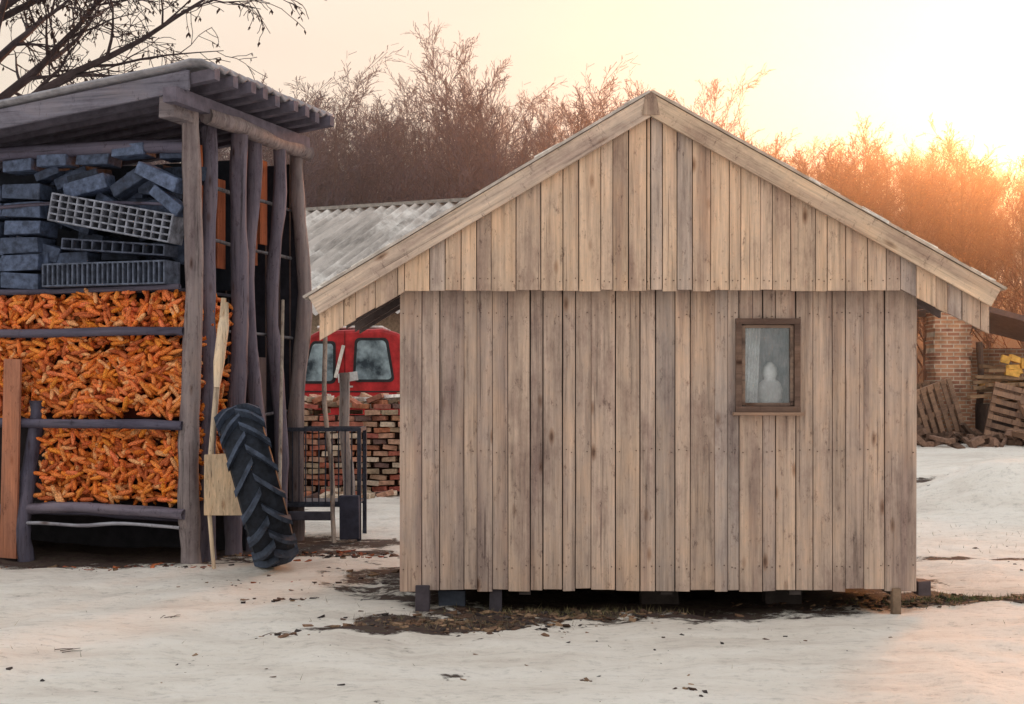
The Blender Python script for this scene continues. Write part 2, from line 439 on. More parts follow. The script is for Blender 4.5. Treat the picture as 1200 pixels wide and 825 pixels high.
zo=[0,0,0,0,0.0,0.01,-.02,-.08]
for j in range(ny+1):
    yy=-.42+2.75*j/ny
    for x,o in zip(xsr,zo):
        mb.v.append((x,yy,4.90+.12*(x-.3)+o+.022*math.cos(j*math.pi/2*1.0)+.035*noise.noise(Vector((x*1.6,yy*1.6,0)))))
m=len(xsr)
for j in range(ny):
    for i in range(m-1): mb.face((b+j*m+i,b+j*m+i+1,b+(j+1)*m+i+1,b+(j+1)*m+i),cols)
o=mb.build('roof_sheet',M_plain,crib,True); md=o.modifiers.new('s','SOLIDIFY'); md.thickness=.03
mb=MB()
for k in range(9):
    yy=-.30+k*.31; zz=4.76
    A=Vector((-4.8,yy,zz-.62)); B=Vector((.50+R.uniform(-.05,.03),yy,zz+.005+R.uniform(-.015,.01)))
    w=Vector((0,.05,0)); h=Vector((0,0,.055))
    mb.hexa([A-w-h,B-w-h,B+w-h,A+w-h,A-w+h,B-w+h,B+w+h,A+w+h],(.13,.12,.16))
mb.build('rafters',M_dark,crib)
mb=MB()
A=Vector((-4.8,-.38,4.15)); B=Vector((.2,-.38,4.72)); w=Vector((0,.02,0)); h=Vector((0,0,.10))
mb.hexa([A-w-h,B-w-h,B+w-h,A+w-h,A-w+h,B-w+h,B+w+h,A+w+h],(.16,.16,.21))
A=Vector((-4.8,-.33,4.31)); B=Vector((.15,-.33,4.86)); h=Vector((0,0,.06))
mb.hexa([A-w-h,B-w-h,B+w-h,A+w-h,A-w+h,B-w+h,B+w+h,A+w+h],(.13,.13,.18))
mb.box((-.03,-.22,4.47),(.17,.4,.19),(.2,.18,.2),jit=.01)
mb.build('fascia',M_logx,crib,bevel=.01)
mb=MB(); mb.box((-2.02,-.16,1.02),(.2,.03,2.05),(.38,.17,.11),Matrix.Rotation(rad(1.5),3,'Y')); mb.build('reddish_plank',M_wood,crib)
mb=MB()
def cob(p,d,L,r,c):
    d=d.normalized(); pr=[(-.5,.5),(-.38,.88),(-.1,1),(.2,.92),(.42,.6),(.5,.22)]
    mb.tube([p+d*(a*L) for a,_ in pr],[r*q for _,q in pr],7,c)
def cobs(x0,x1,y0,y1,z0,z1,n):
    for i in range(n):
        p=Vector((R.uniform(x0,x1),R.uniform(y0,y1),R.uniform(z0,z1)))
        d=Vector((R.gauss(0,1),R.gauss(0,.5),R.gauss(0,.62)))
        k=R.random(); q=R.uniform(.82,1.08)
        c=(.92*q,.29*q*R.uniform(.8,1.15),.075*q*R.uniform(.6,1.4))
        if k<.14: c=(.92,.45,.20)
        elif k<.24: c=(.55,.14,.05)
        cob(p,d,R.uniform(.14,.2),R.uniform(.022,.029),c)
cobs(-2.9,-.13,-.04,.17,2.34,2.72,540)
cobs(-2.9,-.13,-.04,.17,1.46,2.26,1060)
cobs(-1.8,-.13,-.04,.17,.60,1.33,640)
cobs(-.14,-.02,.05,.8,.62,2.7,400)
mb.build('maize_cobs',M_corn,crib,True)
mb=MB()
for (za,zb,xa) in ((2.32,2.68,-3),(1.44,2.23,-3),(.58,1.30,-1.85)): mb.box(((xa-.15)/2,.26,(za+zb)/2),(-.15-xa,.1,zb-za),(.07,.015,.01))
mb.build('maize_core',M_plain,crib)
def hollow(mb,c,L,Hh,D,nxh,nzh,col,rot):
    c=Vector(c); t=.02
    def b(ox,oz,sx,sz,oy=0,sy=None): mb.box(c+rot@Vector((ox,oy,oz)),(sx,sy or D,sz),col,rot)
    for i in range(nxh+1): b(-L/2+L*i/nxh,0,t,Hh+t)
    for k in range(nzh+1): b(0,-Hh/2+Hh*k/nzh,L-.002,t*.95,.002)
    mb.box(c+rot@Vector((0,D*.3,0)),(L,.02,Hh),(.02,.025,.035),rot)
mb=MB(); RY=lambda a,z=0: Matrix.Rotation(rad(z),3,'Z')@Matrix.Rotation(rad(a),3,'Y')
def bc(k=1): 
    q=R.uniform(.5,1.3)*k*.86; return (.080*q,.110*q,.19*q)
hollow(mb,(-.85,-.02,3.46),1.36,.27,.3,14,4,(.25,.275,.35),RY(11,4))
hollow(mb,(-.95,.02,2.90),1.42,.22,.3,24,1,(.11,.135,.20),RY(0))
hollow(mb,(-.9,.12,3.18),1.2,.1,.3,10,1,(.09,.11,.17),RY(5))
for k in range(6):
    z=2.86+k*.185
    for j in range(2): mb.box((-1.97-.50*j+R.uniform(-.04,.04),.1,z),(.46,.3,.155),bc(1.3),RY(R.uniform(-3,3)),.014)
for x,z in ((-2.05,4.06),(-1.62,4.10),(-1.15,4.09),(-.72,4.14),(-.25,4.12)): mb.box((x,.12+R.uniform(-.05,.1),z),(R.uniform(.3,.4),.25,.12),bc(1.5),RY(R.uniform(-6,6)),.014)
for i in range(46):
    x=R.uniform(-2.3,-.2); z=R.uniform(3.0,3.98)
    mb.box((x,R.uniform(.15,.5),z),(R.uniform(.25,.5),.25,R.uniform(.1,.2)),bc(.9),RY(R.uniform(-25,35),R.uniform(-20,20)),.014)
mb.box((-.35,.0,3.86),(.5,.2,.13),bc(1.4),RY(25),.01); mb.box((-.25,0.0,3.62),(.4,.2,.12),bc(1.2),RY(38),.01)
mb.box((-.7,.03,3.83),(.42,.2,.14),bc(1.1),RY(-30),.01); mb.box((-1.2,.03,3.8),(.5,.2,.16),bc(1.2),RY(-12),.01)
mb.build('clay_blocks',M_block,crib,bevel=.012)

# ------------------------------------------------------------------ tractor tyre
tyre=MB(); prof=[(-.15,.44),(-.19,.52),(-.205,.62),(-.19,.70),(-.12,.735),(0,.748),(.12,.735),(.19,.70),(.205,.62),(.19,.52),(.15,.44),(.13,.46),(.17,.6),(.1,.69),(-.1,.69),(-.17,.6),(-.13,.46)]
NS=56; TC=(.020,.026,.040)
for j in range(NS):
    a=2*math.pi*j/NS
    for ax,r in prof: tyre.v.append((ax,r*math.cos(a),r*math.sin(a)))
m=len(prof)
for j in range(NS):
    for i in range(m):
        i2=(i+1)%m; j2=(j+1)%NS
        tyre.face((j*m+i,j*m+i2,j2*m+i2,j2*m+i),TC)
def lug(side,a0):
    st=5
    for k in range(st):
        def P(t,da,dr):
            ax=side*(-.015+.235*t); a=a0+.34*t+da; base=.745-.06*max(0,(t-.55))/.45
            r=base+dr; return (ax,r*math.cos(a),r*math.sin(a))
        t0=k/st;t1=(k+1)/st; w=.05
        tyre.hexa([P(t0,-w,-.02),P(t1,-w,-.02),P(t1,w,-.02),P(t0,w,-.02),P(t0,-w*.75,.058),P(t1,-w*.75,.058),P(t1,w*.75,.058),P(t0,w*.75,.058)],(.06,.08,.125))
for i in range(17):
    lug(1,2*math.pi*i/17); lug(-1,2*math.pi*(i+.5)/17)
ty=tyre.build('tractor_tyre',M_rubber,None,loc=(-2.47,13.75,.80))
ty.rotation_euler=(Matrix.Rotation(rad(12),4,'Z')@Matrix.Rotation(rad(-15),4,'Y')).to_euler()

# ------------------------------------------------------------------ shovel and poles
sh=empty('wooden_shovel',(-2.86,13.72,0))
mb=MB(); mb.tube([(-.02,.02,.0),(-.06,.0,.55),(-.05,.03,1.1),(0,.08,1.8),(.05,.14,2.62)],[.02,.022,.028,.03,.026],8,(.62,.52,.40)); 
mb.tube([(.0,.06,1.75),(.015,.09,2.0),(.05,.13,2.35),(.07,.15,2.58)],[.03,.055,.055,.025],8,(.68,.57,.44))
mb.build('handle',M_wood,sh,True)
mb=MB(); mb.hexa([(-.10,-.06,.52),(.33,-.06,.52),(.33,-.035,.52),(-.10,-.035,.52),(-.11,.0,1.10),(.24,.0,1.12),(.24,.025,1.12),(-.11,.025,1.10)],(.58,.45,.32)); mb.build('blade',M_wood,sh,bevel=.004)
mb=MB(); mb.tube([(-2.35,14.3,0),(-2.42,14.9,1.5),(-2.48,15.4,2.7)],[.022,.02,.018],7,(.4,.36,.32)); mb.build('leaning_pole',M_wood,None,True)

# ------------------------------------------------------------------ iron grate cart, posts
ct=empty('iron_grate_cart',(-2.2,16.2,0))
mb=MB(); c=(.06,.07,.10)
for z in (.42,1.28): mb.box((0,0,z),(.95,.04,.045),c); mb.box((0,.6,z),(.95,.04,.045),c)
for i in range(13): mb.box((-.45+i*.075,0.003,.85),(.014,.014,.86),c)
for x in (-.46,.46):
    for y in (0,.6): mb.box((x,y,.63),(.045,.045,1.3),c)
    mb.box((x,.3,1.28),(.04,.6,.04),c)
mb.box((0,.3,.44),(.9,.56,.03),c)
mb.build('frame',M_metal,ct)
mb=MB(); mb.box((.36,-.06,.28),(.22,.1,.5),(.06,.065,.10),jit=.01); mb.box((-.1,-.05,.3),(.5,.06,.1),(.09,.09,.12)); mb.build('lower_box',M_dark,ct,bevel=.01)
mb=MB(); mb.log((-2.14,18.6,0),(-2.2,18.6,1.95),.075,.065,8,.03,(.24,.21,.21)); mb.build('fence_post',M_log,None,True)
mb=MB(); mb.log((-2.0,16.0,0),(-2.25,17.0,2.5),.03,.025,7,.04,(.38,.32,.28)); mb.build('leaning_branch',M_log,None,True)

# ------------------------------------------------------------------ brick pile
mb=MB()
def brickcol():
    k=R.random()
    if k<.35: return (.42*R.uniform(.8,1.2),.17*R.uniform(.8,1.2),.11)
    if k<.7: return (.50*R.uniform(.8,1.2),.32,.23)
    if k<.93: return (.66,.55,.44)
    return (.16,.10,.09)
zt=H(-3,21)
for lay in range(15):
    for row in range(3):
        x=-4.2+(.12 if lay%2 else 0)
        while x<-1.0:
            if lay<13 or R.random()<.55+.3*math.sin(x*3):
                mb.box((x+R.uniform(-.03,.03),20.6+row*.3+R.uniform(-.05,.05),zt+.04+lay*.085),(R.uniform(.19,.245),.12,.066),brickcol(),RY(R.gauss(0,3),R.gauss(0,9)),.006)
            x+=.255
mb.box((-2.6,20.95,zt+.55),(3.1,.5,1.1),(.10,.06,.05))
for i in range(70): mb.box((R.uniform(-4,-1.2),20.7+R.uniform(-.1,.6),zt+1.24+R.uniform(0,.12)),(.24,.12,.07),brickcol(),RY(R.uniform(-25,25),R.uniform(0,180)))
for i in range(40):
    x=R.uniform(-4,-1.2); y=20.2+R.uniform(-.4,.2); mb.box((x,y,H(x,y)+.03),(.24,.12,.07),brickcol(),RY(R.uniform(-20,20),R.uniform(0,180)))
for i in range(14): mb.box((R.uniform(-4,-1.2),20.7+R.uniform(0,.5),zt+1.33+R.uniform(0,.05)),(R.uniform(.1,.4),.3,.05),(.85,.84,.83),RY(R.uniform(-6,6),R.uniform(0,180)),.02)
mb.build('brick_pile',M_brick,None,bevel=.004)

# ------------------------------------------------------------------ red truck
tz=H(-3,25); tr=empty('red_truck',(-3.74,24.3,tz)); tr.scale=(.95,.95,.95)
RED=(.46,.03,.035); mb=MB()
prof=[(0,.75),(-.03,1.3),(.0,1.55),(.22,2.25),(.30,2.38),(.46,2.46),(1.6,2.5),(1.9,2.42),(2.05,2.25),(2.08,.75)]
b=len(mb.v)
for y in (0,2.1):
    for x,z in prof: mb.v.append((x,y,z))
n=len(prof)
mb.face(tuple(b+i for i in range(n)),RED); mb.face(tuple(b+n+i for i in reversed(range(n))),RED)
for i in range(n): mb.face((b+i,b+n+i,b+n+(i+1)%n,b+(i+1)%n),RED)
mb.build('cab',M_paint,tr,bevel=.07)
mb=MB()
mb.box((3.9,1.05,1.45),(3.5,2.1,.65),RED)
for i in range(7): mb.box((2.3+i*.53,-.01,1.45),(.05,.05,.66),(.42,.03,.03))
mb.box((.98,1.05,1.12),(2.2,2.24,.1),(.45,.03,.03)); mb.box((1.0,1.05,2.53),(1.2,1.7,.05),(.8,.79,.78))
mb.build('cargo_bed_and_trim',M_paint,tr,bevel=.02)
t=NT('truck_window'); n_=t.noise(t.coord((2.5,2.5,2.5)),1,4,.6); M_tw=t.col(t.ramp(n_,[(.35,(.04,.055,.07)),(.6,(.34,.44,.50))]),.12)
def rquad(m,x0,x1,x2,x3,z0,z1,y0,y1,col,rc=.1,N=5):
    def lerp(u,v): 
        xa=x0+(x2-x0)*v; xb=x1+(x3-x1)*v; return (xa+(xb-xa)*u, z0+(z1-z0)*v)
    pts=[]
    for cxu,cyv,a0 in ((1-rc*1.3,rc,-90),(1-rc*1.3,1-rc,0),(rc*1.3,1-rc,90),(rc*1.3,rc,180)):
        for k in range(N+1):
            a=rad(a0+90*k/N); pts.append(lerp(cxu+rc*1.3*math.cos(a),cyv+rc*math.sin(a)))
    b=len(m.v); n=len(pts)
    for y in (y0,y1):
        for p in pts: m.v.append((p[0],y,p[1]))
    m.face(tuple(b+i for i in range(n)),col)
    m.face(tuple(b+n+i for i in reversed(range(n))),col)
    for i in range(n): m.face((b+i,b+(i+1)%n,b+n+(i+1)%n,b+n+i),col)
mb=MB()
rquad(mb,.17,.72,.36,.72,1.55,2.22,-.022,.01,(1,1,1)); rquad(mb,1.12,1.78,1.16,1.66,1.58,2.28,-.022,.01,(1,1,1))
mb.build('side_windows',M_tw,tr)
mb=MB(); K=(.03,.03,.035)
rquad(mb,.14,.76,.34,.76,1.51,2.26,-.012,.01,K); rquad(mb,1.08,1.82,1.12,1.70,1.54,2.32,-.012,.01,K)
mb.box((.93,-.012,1.75),(.018,.02,1.4),(.2,.02,.02)); mb.box((1.0,-.02,1.36),(2.0,.02,.025),K); mb.box((1.0,-.03,1.45),(.16,.04,.035),(.5,.5,.5))
mb.box((2.8,1.05,.7),(5.8,.9,.18),K); mb.box((-.08,1.05,.68),(.16,2.1,.24),(.6,.6,.6))
mb.box((.15,-.22,1.95),(.05,.14,.3),K); mb.box((.2,-.1,2.08),(.03,.25,.03),K); mb.box((2.13,-.06,2.0),(.05,.05,1.5),(.7,.68,.62))
mb.box((-.03,.3,1.05),(.05,.3,.2),(.8,.8,.75)); mb.box((-.03,1.8,1.05),(.05,.3,.2),(.8,.8,.75))
mb.box((.84,-.05,1.9),(.06,.05,.6),(.75,.72,.68),RY(14)); mb.box((1.0,-.12,1.62),(.35,.12,.16),(.5,.5,.52),RY(-8))
mb.build('trim_and_chassis',M_plain,tr,bevel=.01)
mb=MB()
for x in (1.0,4.3):
    for y in (0,1.85): mb.tube([(x,y-.02,.45),(x,y,.45),(x,y+.24,.45),(x,y+.26,.45)],[.38,.46,.46,.38],24,(.03,.03,.035))
mb.build('wheels',M_rubber,tr,True)
mb=MB(); 
mb.hexa([(-.02,.2,1.57),(-.02,1.9,1.57),(.02,1.9,1.57),(.02,.2,1.57),(.17,.2,2.2),(.17,1.9,2.2),(.21,1.9,2.2),(.21,.2,2.2)],(.3,.4,.45)); mb.build('windscreen',M_tw,tr)

# ------------------------------------------------------------------ barn with corrugated roof
barn=empty('corrugated_roof_barn',(-3.06,34,0),(0,0,rad(-24)))
mb=MB(); N=300
rows=[(0,6.15),(-2,5.22),(-4,4.28),(-6.2,3.25)]
for i in range(N+1):
    x=-9+15*i/N
    for y,z in rows: mb.v.append((x,y,z+.06*math.cos(2*math.pi*x/.30)+.03*noise.noise(Vector((x*.5,y,0)))))
for i in range(N):
    for k in range(3): mb.face((i*4+k,(i+1)*4+k,(i+1)*4+k+1,i*4+k+1),(.46,.43,.41))
t=NT('corrugated_sheet'); n1=t.noise(t.coord((.5,.5,.5)),1,6,.7); n2=t.noise(t.coord((4,.5,.5)),1,6,.75)
cc=t.mix(t.attr(),t.ramp(n2,[(.3,.35),(.6,1.15)])); cc=t.mix(cc,(.85,.84,.82),t.ramp(n1,[(.50,0),(.62,.75)]),'MIX')
M_corr=t.col(cc,.8)
mb.build('roof_front',M_corr,barn,True)
mb=MB(); mb.hexa([(-9,0,6.0),(6,0,6.0),(6,6,3.2),(-9,6,3.2),(-9,0,6.05),(6,0,6.05),(6,6,3.25),(-9,6,3.25)],(.3,.29,.28)); mb.box((-1.5,0,6.18),(15,.25,.08),(.3,.29,.28)); mb.build('roof_back',M_plain,barn)
mb=MB(); mb.box((-1.5,-5.6,1.9),(14.6,.15,2.9),(.35,.27,.2)); mb.box((-1.5,5.6,1.9),(14.6,.15,2.9),(.3,.22,.17))
for x in (-8.7,5.7): mb.hexa([(x,-5.5,.4),(x+.15,-5.5,.4),(x+.15,5.5,.4),(x,5.5,.4),(x,-5.5,3.3),(x+.15,-5.5,3.3),(x+.15,5.5,3.3),(x,5.5,3.3)],(.3,.22,.17)); mb.hexa([(x,-5.5,3.3),(x+.15,-5.5,3.3),(x+.15,5.5,3.3),(x,5.5,3.3),(x,-.1,5.9),(x+.15,-.1,5.9),(x+.15,.1,5.9),(x,.1,5.9)],(.2,.15,.12))
mb.box((-4,-5.69,1.6),(2.4,.04,2.2),(.05,.04,.04)); mb.box((1,-5.69,1.6),(2.4,.04,2.2),(.05,.04,.04))
mb.build('walls',M_brick,barn)

# ------------------------------------------------------------------ brick ruin on the right
gz=.66
ruin=empty('brick_ruin',(0,0,0))
t=NT('brickwork'); br=t.N('ShaderNodeTexBrick'); br.inputs['Scale'].default_value=1.0
tc=t.N('ShaderNodeTexCoord'); mp=t.N('ShaderNodeMapping'); mp.inputs['Rotation'].default_value=(rad(90),0,0); t.L(tc.outputs['Object'],mp.inputs[0]); t.L(mp.outputs[0],br.inputs['Vector'])
br.inputs['Brick Width'].default_value=.27; br.inputs['Row Height'].default_value=.085; br.inputs['Mortar Size'].default_value=.012
br.inputs['Color1'].default_value=(.46,.24,.14,1); br.inputs['Color2'].default_value=(.28,.12,.08,1); br.inputs['Mortar'].default_value=(.48,.40,.32,1)
nn=t.noise(t.coord((2,2,2)),1,5,.7); c=t.mix(br.outputs['Color'],t.ramp(nn,[(.35,.5),(.6,1.2)])); t.bump(br.outputs['Fac'],-.5,.02)
M_bw=t.col(c,.9)
mb=MB()
for k in range(33):
    mb.box((9.3+R.uniform(-.015,.015),30.3,gz-.02+k*.085),(.78+R.uniform(-.05,.05)*(1 if k%3 else 1.6),.6+R.uniform(-.02,.02),.0845))
mb.box((8.0,33,gz+1.2),(2.2,.3,2.6)); mb.box((13,34,gz+1.0),(6,.3,2.2))
mb.build('brick_walls',M_bw,ruin)
mb=MB()
mb.box((8.6,31.4,gz+2.85),(2.6,2.6,.14),(.08,.06,.06)); mb.box((8.65,32.8,gz+1.4),(.9,.05,2.7),(.05,.04,.045))
A=[(9.8,30.2,3.5),(13.4,30.2,2.55),(13.4,33.6,2.55),(9.8,33.6,3.5)]
mb.hexa([Vector(p) for p in A]+[Vector(p)+Vector((0,0,.12)) for p in A],(.12,.09,.09))
for x in (10.0,12.2,13.2): mb.log((x,30.4,gz-.1),(x,30.4,2.8),.08,.07,8,.03,(.15,.1,.08))
mb.build('lean_to_roof',M_dark,ruin)
def pallet(name,loc,rot):
    m=MB()
    def c():
        q=R.uniform(.7,1.2); return (.24*q,.15*q,.105*q)
    for i in range(7): m.box((0,-.06,-.54+i*.18),(1.2,.022,.11),c())
    for x in (-.55,0,.55): m.box((x,0,0),(.1,.09,1.2),c())
    for i in range(3): m.box((0,.06,-.5+i*.5),(1.2,.022,.11),c())
    m.build(name,M_wood,None,loc=loc,rot=rot)
pallet('pallet',(8.75,29.4,gz+.6),(rad(-15),rad(72),rad(8)))
pallet('pallet',(8.35,29.8,gz+.62),(rad(-12),rad(84),0))
pallet('pallet',(10.4,29.2,gz+.55),(rad(-20),rad(15),rad(-10)))
pallet('pallet',(11.1,29.0,gz+.45),(rad(-35),rad(-8),rad(10)))
pallet('pallet',(10.8,28.6,gz+.15),(rad(-82),0,rad(20)))
mb=MB()
for i in range(60):
    q=R.uniform(.6,1.2); cc_=(.36*q,.23*q,.14*q) if i%5 else (.58*q,.32*q,.12*q)
    mb.box((10.9+R.uniform(-.5,1.6),30+R.uniform(-.4,.4),gz+.9+(i//8)*.1+R.uniform(0,.04)),(R.uniform(.8,2.0),.16,.07),cc_,RY(R.uniform(-7,7),R.uniform(-12,12)))
mb.box((11,30,gz+.4),(2.2,.8,.8),(.1,.07,.06))
for i in range(9): mb.box((10.55+R.uniform(-.35,.5),29.6,gz+1.55+R.uniform(-.12,.22)),(R.uniform(.15,.35),.12,R.uniform(.08,.16)),(.75,.42,.10),RY(R.uniform(-20,20),R.uniform(-20,20)),.01)
mb.build('timber_stack',M_plain,None)
mb=MB()
for i in range(260):
    x=R.uniform(7.6,14); y=R.uniform(28.3,30.6); q=R.uniform(.5,1.6)
    mb.box((x,y,H(x,y)+R.uniform(0,.18)),(R.uniform(.1,.8),R.uniform(.05,.2),R.uniform(.04,.14)),(.18*q,.11*q,.08*q),RY(R.uniform(-40,40),R.uniform(0,180)))
mb.build('rubble_heap',M_brick,None)

# ------------------------------------------------------------------ small debris on the snow
mb=MB()
def chips(cx,cy,rx,ry,n,cols,s0=.01,s1=.05):
    for i in range(n):
        x=R.gauss(cx,rx*.6); y=R.gauss(cy,ry*.6); s=s0+(s1-s0)*R.random()**2; c=R.choice(cols); q=R.uniform(.6,1.3)
        mb.box((x,y,H(x,y)+s*.1),(s*R.uniform(.8,2.2),s,s*R.uniform(.15,.5)),(c[0]*q,c[1]*q,c[2]*q),RY(R.uniform(-20,20),R.uniform(0,180)),s*.15)
br_=[(.10,.06,.045),(.05,.04,.04),(.2,.12,.08),(.3,.2,.13)]; rd=[(.35,.10,.06),(.45,.14,.06),(.1,.06,.05)]
chips(-.45,10.45,.8,.25,280,br_); chips(.3,10.9,.8,.2,220,br_); chips(3.3,11.5,1.1,.2,260,br_); chips(-2.0,14.8,1.0,.35,240,rd+br_); chips(-3.8,13.9,1.4,.12,110,rd+br_,.01,.04)
chips(-1.2,13.2,.6,.4,18,br_); chips(0,9.5,4,2.5,110,br_,.004,.025); chips(5.5,13,2,2.5,70,br_,.01,.03); chips(-1.9,11.6,.5,.15,18,br_,.01,.04); chips(-1.6,9.9,.2,.08,12,br_,.01,.04); chips(6.9,22,1.2,.5,60,br_,.03,.09)
chips(.45,8.35,.05,.02,5,br_,.015,.03); chips(1.0,8.0,.08,.02,6,br_,.015,.03); chips(-2.2,12.6,.9,.3,26,rd+br_,.01,.035)
mb.build('ground_debris',M_debris,None)
mb=MB()
def twig(x,y,L,a):
    for k in range(3):
        aa=a+R.uniform(-.5,.5); ll=L*R.uniform(.4,1)
        p=Vector((x+R.uniform(-.05,.05),y+R.uniform(-.04,.04),0)); q=p+Vector((math.cos(aa)*ll,math.sin(aa)*ll,0))
        p.z=H(p.x,p.y)+.006; q.z=H(q.x,q.y)+.012; m_=p.lerp(q,.5)+Vector((0,R.uniform(-.03,.03),.004)); mb.tube([p,m_,q],[.003,.003,.0015],4,(.10,.075,.06))
twig(-2.98,9.35,.25,.3); twig(-1.7,9.9,.15,.4); twig(5,12.4,.3,.1); twig(3.9,11.3,.3,.2); twig(-2.6,10.6,.12,.9)
mb.build('fallen_twigs',M_bark,None)
mb=MB()
def tufts(cx,cy,rx,ry,n,c):
    for i in range(n):
        x=R.gauss(cx,rx*.5); y=R.gauss(cy,ry*.5); z=H(x,y)-.005; h=R.uniform(.015,.06); a=R.uniform(0,6.28); dx,dy=math.cos(a)*.003,math.sin(a)*.003
        b=len(mb.v); mb.v+=[(x-dx,y-dy,z),(x+dx,y+dy,z),(x+R.uniform(-.04,.04),y+R.uniform(-.04,.04),z+h)]
        q=R.uniform(.6,1.4); mb.face((b,b+1,b+2),(c[0]*q,c[1]*q,c[2]*q))
tufts(3.6,11.5,.7,.2,900,(.13,.15,.06)); tufts(.4,11.0,.8,.2,700,(.20,.17,.09)); tufts(-.4,10.5,.7,.25,400,(.2,.16,.1)); tufts(0,10,6,3,90,(.35,.30,.2)); tufts(5.5,16,1.5,3,150,(.3,.25,.16))
mb.build('dry_grass',M_debris,None)

# ------------------------------------------------------------------ trees
def branch(mb,p,d,L,r,lvl,rng,P,col):
    ns=P['segs'][lvl]; pts=[p.copy()]; rs=[r]; q=p.copy(); dd=d.normalized()
    for i in range(ns):
        j=P['jit'][lvl]
        dd=(dd+Vector((rng.uniform(-j,j),rng.uniform(-j,j),rng.uniform(-j,j)))+Vector((0,0,P['up'][lvl]))).normalized()
        q=q+dd*(L/ns); pts.append(q.copy()); rs.append(max(P['rmin'],r*(1-.8*(i+1)/ns)))
    if P['sides'][lvl]==2:
        w=dd.cross(Vector((rng.gauss(0,1),rng.gauss(0,1),rng.gauss(0,1)))).normalized()
        mb.ribbon(pts,rs,w,col)
    else: mb.tube(pts,rs,P['sides'][lvl],col,False)
    if lvl+1<len(P['segs']):
        n=P['kids'][lvl]
        for k in range(n):
            t=P['start'][lvl]+(1-P['start'][lvl])*(k+rng.random())/n
            f=t*ns; i=min(int(f),ns-1); a=pts[i].lerp(pts[i+1],f-i); ax=(pts[i+1]-pts[i]).normalized()
            o=Vector((rng.gauss(0,1),rng.gauss(0,1),rng.gauss(0,1))); o=(o-ax*o.dot(ax)).normalized()
            sp=P['spread'][lvl]; nd=ax*math.cos(sp)+o*math.sin(sp)
            ll=L*P['len'][lvl]*(1-.55*t)*rng.uniform(.7,1.25) if lvl==0 else L*P['len'][lvl]*rng.uniform(.6,1.2)
            rr=max(P['rmin'],(rs[i])*P['rk'][lvl])
            branch(mb,a,nd,ll,rr,lvl+1,rng,P,col)
    elif 'tips' in P: P['tips'].append(pts[-1]); P['tips'].append(pts[len(pts)//2])
PF=dict(segs=[7,4,2,2,1],jit=[.05,.14,.2,.25,.3],up=[.05,.16,.10,.05,0],kids=[24,8,5,3],start=[.12,.2,.2,.15],spread=[.58,.55,.55,.55],len=[.38,.42,.5,.5],rk=[.42,.5,.6,.7],rmin=.0095,sides=[4,3,3,2,2])
variants=[]
tints=[(.115,.082,.10),(.135,.094,.106),(.108,.080,.10),(.145,.10,.106),(.12,.085,.10)]
M_fb=plain('forest_bark',.95,.25,.8,.0)
for i in range(5):
    rng=random.Random(100+i); m=MB(); branch(m,Vector((0,0,-.3)),Vector((0,0,1)),11.3*rng.uniform(.92,1.05),.12,0,rng,PF,tints[i])
    o=m.build('tree_variant',M_fb); variants.append(o.data); bpy.data.objects.remove(o)
glow_variants=[]  # orange trees: the warm sun glow is painted into bark and leaf colour
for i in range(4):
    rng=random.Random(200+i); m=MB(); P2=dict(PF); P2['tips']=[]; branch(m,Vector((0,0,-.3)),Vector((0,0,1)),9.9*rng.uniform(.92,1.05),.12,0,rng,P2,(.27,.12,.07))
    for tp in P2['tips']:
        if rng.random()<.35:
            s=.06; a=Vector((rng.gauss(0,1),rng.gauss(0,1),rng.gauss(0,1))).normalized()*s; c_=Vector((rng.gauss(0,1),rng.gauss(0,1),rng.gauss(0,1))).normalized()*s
            b=len(m.v); m.v+=[tuple(tp),tuple(tp+a),tuple(tp+c_)]; q=rng.uniform(.7,1.3); m.face((b,b+1,b+2),(.40*q,.16*q,.07*q))  # added leaf flakes at the twig tips, tinted with the same painted glow
    o=m.build('glow_tinted_variant',M_fb); glow_variants.append(o.data); bpy.data.objects.remove(o)
forest=empty('distant_forest',(0,70,0))
rf=random.Random(5)
for y in (57,62,68,75,83,92,104):
    x=-.34*y-2+rf.uniform(0,2)
    while x<.38*y+6:
        yy=y+rf.uniform(-2.5,2.5)
        az=x/yy
        pr=sstep(.06,.2,az)  # share of glow-tinted trees rises towards the sun side
        me_=rf.choice(glow_variants) if rf.random()<pr else rf.choice(variants)
        if not (az<-.22 and y>80):
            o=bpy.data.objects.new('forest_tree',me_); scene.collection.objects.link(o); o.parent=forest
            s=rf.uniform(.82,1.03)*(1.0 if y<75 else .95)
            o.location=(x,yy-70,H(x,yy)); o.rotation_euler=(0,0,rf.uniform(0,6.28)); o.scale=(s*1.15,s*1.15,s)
        x+=rf.uniform(1.3,2.4)
for x,yy,s in ((-2.6,66,1.2),(-4.2,70,1.12),(-1.2,68,1.14),(9.2,70,1.06),(-8.2,68,1.05)):
    o=bpy.data.objects.new('forest_tree',rf.choice(variants)); scene.collection.objects.link(o); o.parent=forest; o.location=(x,yy-70,H(x,yy)); o.scale=(s,s,s); o.rotation_euler=(0,0,rf.uniform(0,6))
rng=random.Random(31); m=MB()
PT=dict(segs=[9,7,5,4,3],jit=[.07,.16,.22,.28,.3],up=[.02,.04,.01,-.04,-.08],kids=[19,9,7,4],start=[.52,.2,.2,.2],spread=[.95,.7,.7,.7],len=[.52,.42,.45,.5],rk=[.5,.5,.55,.6],rmin=.006,sides=[9,6,5,4,3],tips=[])
branch(m,Vector((0,0,-.3)),Vector((0.02,0,1)),10.5,.26,0,rng,PT,(.06,.045,.05))
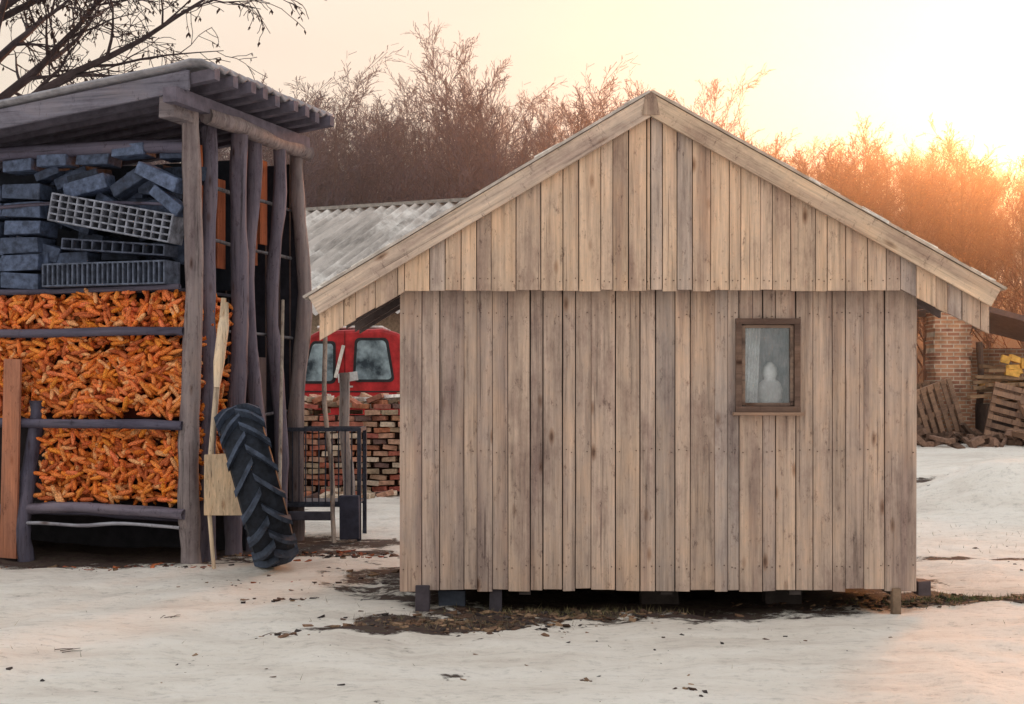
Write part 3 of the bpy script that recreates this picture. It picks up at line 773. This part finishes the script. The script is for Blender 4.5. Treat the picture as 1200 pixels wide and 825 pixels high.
for tp in PT['tips']:
    if rng.random()<.35:
        for k in range(2):
            a=Vector((rng.gauss(0,.4),rng.gauss(0,.4),-1)).normalized()*rng.uniform(.04,.12); w=Vector((rng.gauss(0,1),rng.gauss(0,1),0)).normalized()*.02
            b=len(m.v); m.v+=[tuple(tp),tuple(tp+a*.5+w),tuple(tp+a),tuple(tp+a*.5-w)]; m.face((b,b+1,b+2,b+3),(.07,.045,.04))
m.build('bare_tree',M_bark,None,loc=(-8.0,22.5,H(-8,22.5)))

# ------------------------------------------------------------------ haze, sun, sky
SA,SE=rad(23),rad(11)
sd=Vector((math.sin(SA)*math.cos(SE),math.cos(SA)*math.cos(SE),math.sin(SE)))
hz=MB(); hz.box((8,64,9),(120,84,30)); 
hm=bpy.data.materials.new('mist'); hm.use_nodes=True; nt=hm.node_tree; nt.nodes.remove(nt.nodes['Principled BSDF'])
vs=nt.nodes.new('ShaderNodeVolumeScatter'); vs.inputs['Density'].default_value=.0036; vs.inputs['Anisotropy'].default_value=.83; vs.inputs['Color'].default_value=(1,.9,.88,1)
nt.links.new(vs.outputs[0],nt.nodes['Material Output'].inputs['Volume'])
hz.build('mist',hm)
sl=bpy.data.lights.new('sun','SUN'); sl.energy=5.0; sl.angle=rad(10); sl.color=(1,.34,.09)
so=bpy.data.objects.new('sun',sl); scene.collection.objects.link(so); so.rotation_euler=(-sd).to_track_quat('-Z','Y').to_euler()
w=bpy.data.worlds.new('World'); scene.world=w; w.use_nodes=True; nt=w.node_tree; bg=nt.nodes['Background']; bg.inputs['Strength'].default_value=.106
sk=nt.nodes.new('ShaderNodeTexSky'); sk.sky_type='NISHITA'; sk.sun_disc=False; sk.sun_elevation=SE; sk.sun_rotation=SA; sk.dust_density=4; sk.air_density=1
tc=nt.nodes.new('ShaderNodeTexCoord')
sx=nt.nodes.new('ShaderNodeSeparateXYZ'); nt.links.new(tc.outputs['Generated'],sx.inputs[0])
gr=nt.nodes.new('ShaderNodeValToRGB'); nt.links.new(sx.outputs['Z'],gr.inputs[0])
e=gr.color_ramp.elements; e[0].position=0; e[0].color=(.90,.80,.66,1); e[1].position=.75; e[1].color=(1.0,.985,.98,1); e2=e.new(.28); e2.color=(.90,.81,.69,1)
mp=nt.nodes.new('ShaderNodeMapping'); mp.inputs['Scale'].default_value=(1.5,1.5,7); nt.links.new(tc.outputs['Generated'],mp.inputs[0])
cn=nt.nodes.new('ShaderNodeTexNoise'); cn.inputs['Scale'].default_value=1.3; cn.inputs['Detail'].default_value=5; nt.links.new(mp.outputs[0],cn.inputs['Vector'])
cr=nt.nodes.new('ShaderNodeMapRange'); cr.inputs[1].default_value=.3; cr.inputs[2].default_value=.7; cr.inputs[3].default_value=9.4; cr.inputs[4].default_value=10.8; nt.links.new(cn.outputs['Fac'],cr.inputs[0])
sc=nt.nodes.new('ShaderNodeVectorMath'); sc.operation='SCALE'; nt.links.new(cr.outputs[0],sc.inputs['Scale']); nt.links.new(gr.outputs[0],sc.inputs[0])
mx=nt.nodes.new('ShaderNodeMix'); mx.data_type='RGBA'; mx.inputs[0].default_value=.95; nt.links.new(sk.outputs[0],mx.inputs[6]); nt.links.new(sc.outputs[0],mx.inputs[7])
nt.links.new(mx.outputs[2],bg.inputs['Color'])

# ------------------------------------------------------------------ camera
cd=bpy.data.cameras.new('camera'); co=bpy.data.objects.new('camera',cd); scene.collection.objects.link(co)
co.location=(0,0,1.7); co.rotation_euler=(rad(90),0,0); cd.lens=50; cd.sensor_width=36; cd.shift_y=.0396; cd.clip_end=1000
scene.camera=co
